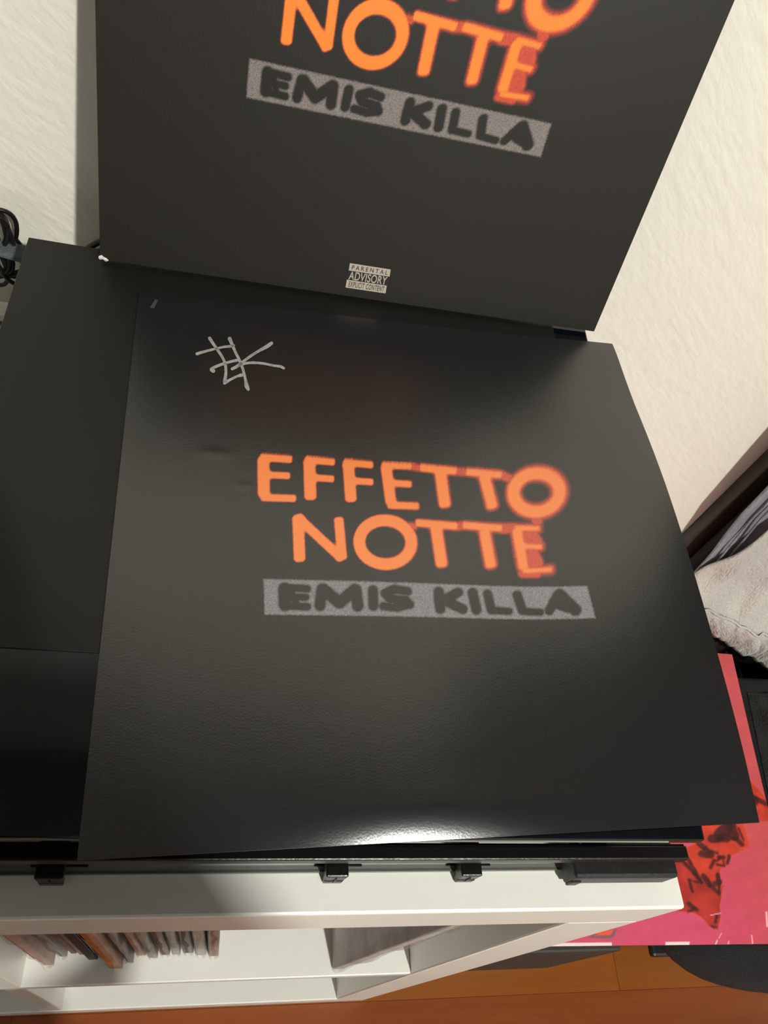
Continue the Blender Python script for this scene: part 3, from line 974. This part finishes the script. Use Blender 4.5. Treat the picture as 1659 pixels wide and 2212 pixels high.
def pink_art(U, V):
    den = HK[2, 0] * U + HK[2, 1] * V + 1
    X = (HK[0, 0] * U + HK[0, 1] * V + HK[0, 2]) / den
    Y = (HK[1, 0] * U + HK[1, 1] * V + HK[1, 2]) / den
    pink, rose, salm = lina((208, 80, 112)), lina((204, 78, 96)), lina((210, 90, 86))
    n1 = fbm(X, Y, 260, 1)
    w = np.clip(0.5 + (X - 900) / 900 + (900 - Y) / 2600 + 0.35 * n1, 0, 1)[:, None]
    col = pink * (1 - w) + rose * w
    w2 = np.clip((X - 900) / 900 + (700 - Y) / 1500 + 0.6 * n1, 0, 1)[:, None]
    col = col * (1 - 0.6 * w2) + salm * 0.6 * w2
    col = col * (1 + 0.10 * fbm(X, Y, 70, 3)[:, None])
    red, red2, dark = lina((206, 66, 48)), lina((180, 54, 46)), lina((66, 34, 34))

    def put(col, d, c, soft):
        k = np.clip(0.5 - d / soft, 0, 1)[:, None]
        return col * (1 - k) + c * k
    edge = 10 * fbm(X, Y, 34, 8)
    A = [(745, 100), (1310, 100), (1370, 300), (1400, 460), (1290, 495), (1150, 560), (1050, 575), (900, 520), (760, 420), (730, 380)]
    B = [(540, 470), (650, 405), (760, 430), (900, 520), (1050, 575), (1150, 560), (1110, 690), (1000, 745), (1000, 900), (1015, 1000), (980, 1110), (850, 1000), (700, 880), (540, 640)]
    C = [(380, 600), (560, 650), (700, 860), (860, 1000), (970, 1110), (1045, 980), (1010, 1110), (995, 1300), (1000, 1400), (975, 1545), (915, 1585), (850, 1530), (750, 1420), (660, 1360), (540, 1340), (430, 1330), (300, 900)]
    Dn = [(1200, -900), (1320, -560), (1560, -330), (1640, -200), (1700, -60), (1800, 60), (1500, 100), (1100, 110), (600, 110), (400, -600)]
    for P_, c in ((Dn, red), (A, red), (B, red), (C, red2)):
        d = poly_sd(X, Y, P_) + edge
        col = put(col, d - 8, lina((206, 84, 50)), 8)
        col = put(col, d, c, 12)
        sh = np.clip(0.5 + 0.8 * fbm(X, Y, 110, 5), 0, 1)[:, None]
        k = np.clip(0.5 - d / 12, 0, 1)[:, None]
        col = col * (1 - k) + (c * (0.72 + 0.45 * sh)) * k
    darks = [((560, 610), (740, 930), 17), ((480, 640), (640, 810), 16), ((640, 810), (740, 940), 17), ((770, 850), (860, 970), 26), ((860, 970), (985, 1090), 20),
             ((700, 390), (790, 470), 26), ((790, 470), (900, 520), 17), ((750, 540), (880, 555), 34), ((850, 500), (960, 530), 14),
             ((985, 590), (1050, 590), 22), ((1000, 600), (960, 635), 14), ((925, 630), (870, 730), 18), ((960, 690), (1055, 705), 12), ((1050, 640), (1060, 710), 8),
             ((1125, 570), (1105, 670), 17), ((965, 830), (985, 940), 20), ((930, 960), (990, 930), 28), ((990, 940), (985, 1080), 14),
             ((890, 330), (1090, 320), 42), ((1000, 280), (1100, 180), 58), ((1150, 130), (1200, 300), 46), ((1200, 310), (1310, 410), 22),
             ((560, 1230), (680, 1320), 20), ((560, 1340), (660, 1300), 12), ((955, 1395), (935, 1490), 16), ((570, 900), (620, 1070), 14), ((570, 900), (700, 940), 10),
             ((890, 1545), (960, 1560), 12), ((1260, 190), (1330, 350), 12), ((1300, -400), (1480, -180), 40), ((1500, -230), (1640, -150), 22)]
    for a, b, r in darks:
        d = seg_d(X, Y, a, b) - r * 1.5 + edge * 0.8
        k = (np.clip(0.5 - d / 26, 0, 1) * 0.9)[:, None]
        col = col * (1 - k) + dark * (0.8 + 0.5 * np.clip(fbm(X, Y, 40, 9), -1, 1)[:, None]) * k
    # little red lozenge near the left
    X2 = X / 6.405 + 1400
    Y2 = Y / 6.405 + 1760
    col = put(col, poly_sd(X2, Y2, [(1268, 2026), (1290, 2014), (1334, 2006), (1328, 2022), (1318, 2028)]), lina((130, 92, 96)), 2)
    col = put(col, poly_sd(X2, Y2, [(1285, 2021), (1296, 2014), (1326, 2009), (1320, 2020)]), lina((240, 84, 60)), 2)
    # white creases
    for a, b, r in (((1020, 1640), (985, 1705), 5), ((960, 1740), (935, 1800), 9), ((1120, 1750), (1110, 1800), 7), ((1437, 1670), (1450, 1790), 7), ((870, 1390), (1010, 1362), 4), ((1640, 1350), (1652, 1540), 12)):
        d = seg_d(X, Y, a, b) - r
        col = put(col, d, lina((250, 190, 200)), 12)
    # white worn edge strips at the bottom
    wv = (V < 0.008) & (((X2 > 1150) & (X2 < 1322)) | ((X2 > 1438) & (X2 < 1490)))
    col[wv] = lina((238, 222, 214))
    return np.clip(col, 0, 1)


pink = thing('pink_record_cover', 'pink and red record cover lying flat on the chair seat', 'record cover', (0, 0, 0))
g = np.linspace(0, 1, 380)
gv = np.concatenate([np.linspace(0, 0.01, 4)[:-1], np.linspace(0.01, 1, 360)])
grid_sheet('sleeve', g, gv, pink_pos, pink_art, M['pink_print'], pink, 0.0035, lina((60, 28, 40)))


# ------------------------------------------------------------------ clothes on the chair
def cloth(name, us_, vs_, fn, material, thick, parent=None):
    nu, nv = len(us_), len(vs_)
    verts = [fn(u, v) for v in vs_ for u in us_]
    faces = [(j * nu + i, j * nu + i + 1, (j + 1) * nu + i + 1, (j + 1) * nu + i) for j in range(nv - 1) for i in range(nu - 1)]
    o = mesh_obj(name, verts, faces, material, parent, smooth=True)
    md = o.modifiers.new('solid', 'SOLIDIFY')
    md.thickness = thick
    md.offset = 0
    return o


def lerp_tab(tab, d):
    if d <= tab[0][0]:
        return tab[0][1]
    for (a, xa), (b, xb) in zip(tab[:-1], tab[1:]):
        if d <= b:
            return xa + (xb - xa) * (d - a) / (b - a)
    return tab[-1][1]


def knit_fn(u, v):
    # v: 0 hem .. 1 top ; left edge swings, hem rises to the left
    hem = 0.730 + 0.085 * (1 - math.exp(-u * 2.6))
    top = 0.236
    d = hem + (top - hem) * v
    xl = lerp_tab([(0.236, 0.615), (0.5334, 0.5530), (0.5905, 0.5483), (0.6424, 0.5359), (0.69, 0.565), (0.735, 0.598)], d)
    yb = 0.419 - 0.045 * (1 - min(1, max(0, 0.735 - d) / 0.093)) ** 1.2
    x = xl + (1.0 - xl) * u
    y = yb
    y += 0.0042 * math.sin(x * 95 + 6 * v) * (0.4 + 0.6 * math.sin(v * 5 + x * 11) ** 2) + 0.0022 * math.sin(x * 210 - 17 * v + 2)
    y += 0.0045 * math.sin(v * 23 + x * 30) * math.exp(-v * 2.2)
    return (x, min(y - 0.002, yb + 0.0003), ZC - d)


knit = thing('sweatshirt', 'light grey sweatshirt with ribbed hem draped over the chair back', 'sweatshirt', (0, 0, 0))
cloth('body', np.linspace(0, 1, 110), np.linspace(0.10, 1, 110), knit_fn, M['knit'], 0.0022, knit)


def hem_fn(u, v):
    p = knit_fn(u, 0.10 * v)
    q = knit_fn(u, 0.10)
    rib = 0.0024 * math.sin(p[0] * 520) + 0.0011 * math.sin(p[0] * 197)
    puff = 0.0035 * math.sin(math.pi * v)
    return (p[0], q[1] - 0.002 - puff - rib * (0.4 + math.sin(math.pi * v)), p[2])


cloth('ribbed_hem', np.linspace(0, 1, 330), np.linspace(0, 1, 10), hem_fn, M['knit'], 0.0022, knit)
# seam lines above the hem
seam = [knit_fn(u, 0.105 + 0.0 * u) for u in np.linspace(0, 1, 120)]
tube('seam', [(p[0], p[1] - 0.004 - 0.001 * math.sin(i), p[2]) for i, p in enumerate(seam)], 0.0016, M['knit'], knit, n=6)


def denim_fn(u, v):
    d = 0.72 + (0.236 - 0.72) * v
    xl = lerp_tab([(0.236, 0.500), (0.484, 0.5175), (0.531, 0.5205), (0.649, 0.5416), (0.72, 0.57)], d)
    x = xl + (0.97 - xl) * u
    y = 0.4245 + 0.0016 * math.sin(x * 150 + v * 3) + 0.0007 * math.sin(x * 420)
    return (x, y, ZC - d)


jeans = thing('denim_garment', 'faded blue-grey denim garment hanging behind the sweatshirt on the chair back', 'clothing', (0, 0, 0))
cloth('cloth', np.linspace(0, 1, 160), np.linspace(0, 1, 60), denim_fn, M['denim'], 0.002, jeans)
for off in (0.012, 0.022):
    pts = [denim_fn(0, v) for v in np.linspace(0.0, 1, 50)]
    tube('seam', [(p[0] + off, 0.4200, p[2]) for p in pts], 0.0012, M['denim'], jeans, n=6)


def fold_over(y_out, dz, x0, x1):
    def f(u, w):
        a = w * math.pi
        return (x0 + (x1 - x0) * u, 0.4375 - (0.4375 - y_out) * math.cos(a), ZC - 0.236 + dz * math.sin(a))
    return f


cloth('fold_over', np.linspace(0, 1, 20), np.linspace(0, 1, 14), fold_over(0.4235, 0.011, 0.500, 0.97), M['denim'], 0.002, jeans)
cloth('fold_over', np.linspace(0, 1, 20), np.linspace(0, 1, 14), fold_over(0.419, 0.016, 0.615, 1.0), M['knit'], 0.002, knit)


def jacket_fn(i, j, n):
    u, v = i / n, j / n
    x = 0.622 + 0.235 * u + 0.030 * v * (1 - u)
    y = 0.105 + 0.225 * v
    r = min(u, 1 - u, v, 1 - v)
    h = 0.030 * min(1, r / 0.14) ** 0.6
    h += (0.010 * math.sin(u * 11 + 4 * v) + 0.009 * math.sin(v * 17 - 3 * u) + 0.005 * math.sin(u * 31 + v * 23)) * min(1, r / 0.1)
    return (x, y, ZC - 0.7555 + max(0.0, h))


n = 44
verts = [jacket_fn(i, j, n) for j in range(n + 1) for i in range(n + 1)]
faces = [(j * (n + 1) + i, j * (n + 1) + i + 1, (j + 1) * (n + 1) + i + 1, (j + 1) * (n + 1) + i) for j in range(n) for i in range(n)]
base = len(verts)
verts += [(v[0], v[1], ZC - 0.7562) for v in verts]
rim = [i for i in range(n + 1)] + [(j * (n + 1) + n) for j in range(1, n + 1)] + [n * (n + 1) + i for i in range(n - 1, -1, -1)] + [j * (n + 1) for j in range(n - 1, 0, -1)]
faces += [(rim[k], rim[(k + 1) % len(rim)], rim[(k + 1) % len(rim)] + base, rim[k] + base) for k in range(len(rim))]
faces += [(base + j * (n + 1) + i, base + (j + 1) * (n + 1) + i, base + (j + 1) * (n + 1) + i + 1, base + j * (n + 1) + i + 1) for j in range(n) for i in range(n)]
tag(mesh_obj('folded_jacket', verts, faces, M['black_cloth'], smooth=True),
    'crumpled dark grey fleece lying on the seat behind the pink cover', 'clothing')

# ------------------------------------------------------------------ cables behind the device
cb = thing('cable_bundle', 'coiled black cable bundle tied with a grey strap left of the record player', 'cable', (0, 0, 0))


def loop_pts(cx, cy, cz, rx, rz, tilt, yb, n=40, ph=0.0):
    out = []
    for i in range(n):
        a = 2 * math.pi * i / n + ph
        x = rx * math.cos(a) * (0.4 + 0.6 * abs(math.sin(a))); z = rz * math.sin(a)
        xr = x * math.cos(tilt) - z * math.sin(tilt)
        zr = x * math.sin(tilt) + z * math.cos(tilt)
        out.append((cx + xr, cy + yb * math.sin(a * 2 + ph) + 0.004 * math.cos(a), ZC - cz + zr))
    return out


for (cx, cd, rx, rz, ti, yb, yy) in ((-0.1480, 0.362, 0.0175, 0.024, 0.15, 0.001, 0.4465), (-0.1520, 0.361, 0.015, 0.027, 0.30, 0.001, 0.4440),
                                     (-0.1550, 0.362, 0.019, 0.025, 0.0, 0.001, 0.4415), (-0.1490, 0.363, 0.012, 0.026, 0.22, 0.001, 0.4455),
                                     (-0.1520, 0.362, 0.013, 0.023, -0.1, 0.001, 0.4400), (-0.1470, 0.366, 0.014, 0.028, 0.35, 0.001, 0.4425),
                                     (-0.1560, 0.372, 0.010, 0.024, 0.10, 0.001, 0.4430), (-0.1600, 0.364, 0.014, 0.027, 0.25, 0.001, 0.4450)):
    tube('coil', loop_pts(cx, yy, cd, rx, rz, ti, yb), 0.0015, M['cable'], cb, n=8, closed=True)
bm = bmesh.new()
add_box(bm, (-0.172, 0.4355, 0), (-0.1330, 0.4500, 0.0045), 0.0015, 2)
for v in bm.verts:
    v.co.z += ZC - 0.3625 - (v.co.x + 0.172) * 0.16
bm_obj('strap', bm, M['strap'], cb)
tube('tail', [(-0.20, 0.415, ZC - 0.4075), (-0.165, 0.420, ZC - 0.4080), (-0.145, 0.418, ZC - 0.4080), (-0.128, 0.405, ZC - 0.4080)], 0.0018, M['cable'], cb, n=8)
tube('tail', [(-0.20, 0.400, ZC - 0.4080), (-0.160, 0.402, ZC - 0.4080), (-0.1255, 0.396, ZC - 0.4080)], 0.0018, M['cable'], cb, n=8)

# the cable arching out behind the leaning cover
for (dx, yy, lb) in ((0.0, 0.452, 'black cable arching behind the leaning cover, nearer the wall'),):
    pc = thing('power_cable', 'black twin cable arching between the device and the wall behind the cover', 'cable', (0, 0, 0))
    for (r, o2) in ((0.040, 0.0), (0.0365, 0.0045)):
        pts = []
        for i in range(25):
            a = math.radians(195 - i * 7.5)
            pts.append((-0.062 + r * math.cos(a), 0.434 - o2, ZC - 0.372 + r * math.sin(a)))
        pts = [(pts[0][0] + 0.004, 0.434 - o2, ZC - 0.4085)] + pts + [(pts[-1][0], 0.434 - o2, ZC - 0.4085)]
        tube('strand', pts, 0.0022 if o2 == 0 else 0.0017, M['cable'], pc, n=8)


# ------------------------------------------------------------------ the photographer, out of view behind the lens; the phone is held at the camera
CM = cam.matrix_world
bm = bmesh.new()
add_box(bm, (-0.060, -0.132, 0.003), (0.012, 0.014, 0.011), 0.003, 3)
bmesh.ops.transform(bm, matrix=CM, verts=bm.verts)
ph = thing('phone', 'black smartphone held in both hands by the photographer', 'phone', CM.translation)
keep(bm_obj('case', bm, M['plastic']), ph)
bm = bmesh.new()
add_box(bm, (-0.057, -0.129, 0.0111), (0.009, 0.011, 0.0115))
bmesh.ops.transform(bm, matrix=CM, verts=bm.verts)
keep(bm_obj('screen', bm, M['lid']), ph)


def skin(name, joints, edges, material, parent=None, sub=2, root=0):
    me = bpy.data.meshes.new(name)
    me.from_pydata([j[:3] for j in joints], edges, [])
    o = bpy.data.objects.new(name, me)
    COL.objects.link(o)
    md = o.modifiers.new('skin', 'SKIN')
    for i, j in enumerate(joints):
        r = j[3]
        me.skin_vertices[0].data[i].radius = (r, j[4] if len(j) > 4 else r)
    me.skin_vertices[0].data[root].use_root = True
    md.use_smooth_shade = True
    sb = o.modifiers.new('sub', 'SUBSURF')
    sb.levels = sub
    sb.render_levels = sub
    me.materials.append(material)
    if parent:
        keep(o, parent)
    return o


px, py = -0.012, -0.46
person = thing('person', 'person in dark clothes standing behind the camera holding a phone', 'person', (px, py, 0))
skin_m = mat('skin', (205, 155, 128), 0.5)
dark_m = mat('dark_shirt', (34, 36, 42), 0.9, bump=0.3, bscale=300)
trouser_m = mat('dark_trousers', (28, 30, 38), 0.9, bump=0.3, bscale=300)
J = [(px, py, 1.04, 0.15, 0.115), (px, py, 1.24, 0.14, 0.105), (px, py - 0.01, 1.43, 0.17, 0.11), (px, py, 1.53, 0.09, 0.075), (px, py + 0.01, 1.60, 0.055),
     (px + 0.18, py, 1.50, 0.065), (px + 0.245, py + 0.04, 1.21, 0.047), (px + 0.12, py + 0.25, 1.115, 0.036), (px + 0.05, py + 0.34, 1.125, 0.026),
     (px - 0.18, py, 1.50, 0.065), (px - 0.255, py + 0.04, 1.21, 0.047), (px - 0.16, py + 0.25, 1.115, 0.036), (px - 0.105, py + 0.34, 1.125, 0.026)]
skin('shirt', J, [(0, 1), (1, 2), (2, 3), (3, 4), (2, 5), (5, 6), (6, 7), (7, 8), (2, 9), (9, 10), (10, 11), (11, 12)], dark_m, person)
J = [(px, py, 1.04, 0.15, 0.12), (px + 0.09, py, 0.93, 0.09), (px + 0.10, py, 0.53, 0.06), (px + 0.10, py - 0.03, 0.11, 0.045),
     (px - 0.09, py, 0.93, 0.09), (px - 0.10, py, 0.53, 0.06), (px - 0.10, py - 0.03, 0.11, 0.045)]
skin('trousers', J, [(0, 1), (1, 2), (2, 3), (0, 4), (4, 5), (5, 6)], trouser_m, person)
for sgn in (1, -1):
    J = [(px + sgn * 0.10, py - 0.06, 0.05, 0.045), (px + sgn * 0.11, py + 0.05, 0.042, 0.042), (px + sgn * 0.115, py + 0.15, 0.032, 0.030)]
    skin('shoe', J, [(0, 1), (1, 2)], M['rubber'], person)
# head with face features
bm = bmesh.new()
bmesh.ops.create_uvsphere(bm, u_segments=40, v_segments=28, radius=1.0)
hc = Vector((px, py + 0.045, 1.72))
for v in bm.verts:
    x, y, z = v.co
    w = 0.075 * (1 - 0.22 * max(0, -z) ** 1.5)
    dy = 0.095 * (1 - 0.12 * max(0, -z))
    nose = 0.020 * math.exp(-((x / 0.16) ** 2 + ((z + 0.15) / 0.22) ** 2)) if y > 0 else 0
    eye = -0.007 * (math.exp(-(((abs(x) - 0.38) / 0.16) ** 2 + ((z - 0.02) / 0.12) ** 2))) if y > 0 else 0
    mouth = 0.004 * math.exp(-((x / 0.3) ** 2 + ((z + 0.52) / 0.07) ** 2)) if y > 0 else 0
    chin = 0.010 * math.exp(-((x / 0.35) ** 2 + ((z + 0.85) / 0.2) ** 2)) if y > 0 else 0
    v.co = Vector((x * w, y * dy + nose + eye + mouth + chin, z * 0.115))
bmesh.ops.rotate(bm, verts=bm.verts, cent=(0, 0, 0), matrix=Matrix.Rotation(math.radians(-32), 3, 'X'))
bmesh.ops.translate(bm, verts=bm.verts, vec=hc)
keep(bm_obj('head', bm, skin_m, smooth=True), person)
skin('neck', [(px, py + 0.0, 1.55, 0.055), (px, py + 0.03, 1.66, 0.052)], [(0, 1)], skin_m, person)
bm = bmesh.new()
bmesh.ops.create_uvsphere(bm, u_segments=40, v_segments=28, radius=1.0)
bmesh.ops.delete(bm, geom=[v for v in bm.verts if v.co.z < 0.30 + 0.9 * v.co.y], context='VERTS')
for v in bm.verts:
    v.co = Vector((v.co.x * 0.081, v.co.y * 0.101, v.co.z * 0.122))
bmesh.ops.rotate(bm, verts=bm.verts, cent=(0, 0, 0), matrix=Matrix.Rotation(math.radians(-32), 3, 'X'))
bmesh.ops.translate(bm, verts=bm.verts, vec=hc)
keep(bm_obj('hair', bm, mat('dark_hair', (40, 30, 24), 0.7, bump=0.5, bscale=400), smooth=True), person)
for sgn in (1, -1):
    for k_, (dx, dz) in enumerate(((0.028, 0.012),)):
        bm = bmesh.new()
        bmesh.ops.create_uvsphere(bm, u_segments=14, v_segments=10, radius=0.011)
        p = Matrix.Rotation(math.radians(-32), 3, 'X') @ Vector((sgn * 0.029, 0.078, 0.004))
        bmesh.ops.translate(bm, verts=bm.verts, vec=hc + p)
        keep(bm_obj('eye', bm, mat('eye_white', (225, 222, 215), 0.2), smooth=True), person)
    e = Matrix.Rotation(math.radians(-32), 3, 'X') @ Vector((sgn * 0.076, -0.005, -0.005))
    skin('ear', [tuple(hc + e + Vector((0, 0, -0.022))) + (0.008,), tuple(hc + e + Vector((sgn * 0.006, -0.005, 0.0))) + (0.011,), tuple(hc + e + Vector((sgn * 0.004, -0.004, 0.022))) + (0.009,)],
         [(0, 1), (1, 2)], skin_m, person)
# hands gripping the long sides of the phone
cr, cu, cb_ = CM.to_3x3().col[0], CM.to_3x3().col[1], CM.to_3x3().col[2]


def cp(a, b, c):
    return CM.translation + cr * a + cu * b + cb_ * c


for sgn, xe in ((1, 0.012), (-1, -0.060)):
    wrist = Vector((px + 0.05, py + 0.34, 1.125)) if sgn > 0 else Vector((px - 0.105, py + 0.34, 1.125))
    palm = cp(xe + sgn * 0.022, -0.105, 0.040)
    kn = cp(xe + sgn * 0.026, -0.085, 0.018)
    J = [tuple(wrist) + (0.026, 0.020), tuple(wrist.lerp(palm, 0.5)) + (0.027, 0.019), tuple(palm) + (0.028, 0.016)]
    E = [(0, 1), (1, 2)]
    for f in range(4):
        ln = (0.9, 1.0, 0.95, 0.78)[f]
        yb = -0.070 - 0.019 * f
        b0 = len(J)
        J += [tuple(cp(xe + sgn * 0.022, yb, 0.020)) + (0.0085,), tuple(cp(xe + sgn * (0.012), yb, 0.003)) + (0.008,),
              tuple(cp(xe - sgn * 0.008 * ln, yb + 0.002, -0.006 if f else -0.006)) + (0.0072,), tuple(cp(xe - sgn * 0.022 * ln, yb + 0.003, -0.006)) + (0.006,)]
        E += [(2, b0), (b0, b0 + 1), (b0 + 1, b0 + 2), (b0 + 2, b0 + 3)]
    b0 = len(J)
    J += [tuple(cp(xe + sgn * 0.012, -0.090, 0.036)) + (0.011,), tuple(cp(xe - sgn * 0.006, -0.078, 0.026)) + (0.0095,), tuple(cp(xe - sgn * 0.018, -0.066, 0.021)) + (0.0085,)]
    E += [(2, b0), (b0, b0 + 1), (b0 + 1, b0 + 2)]
    skin('hand', J, E, skin_m, person, sub=2)
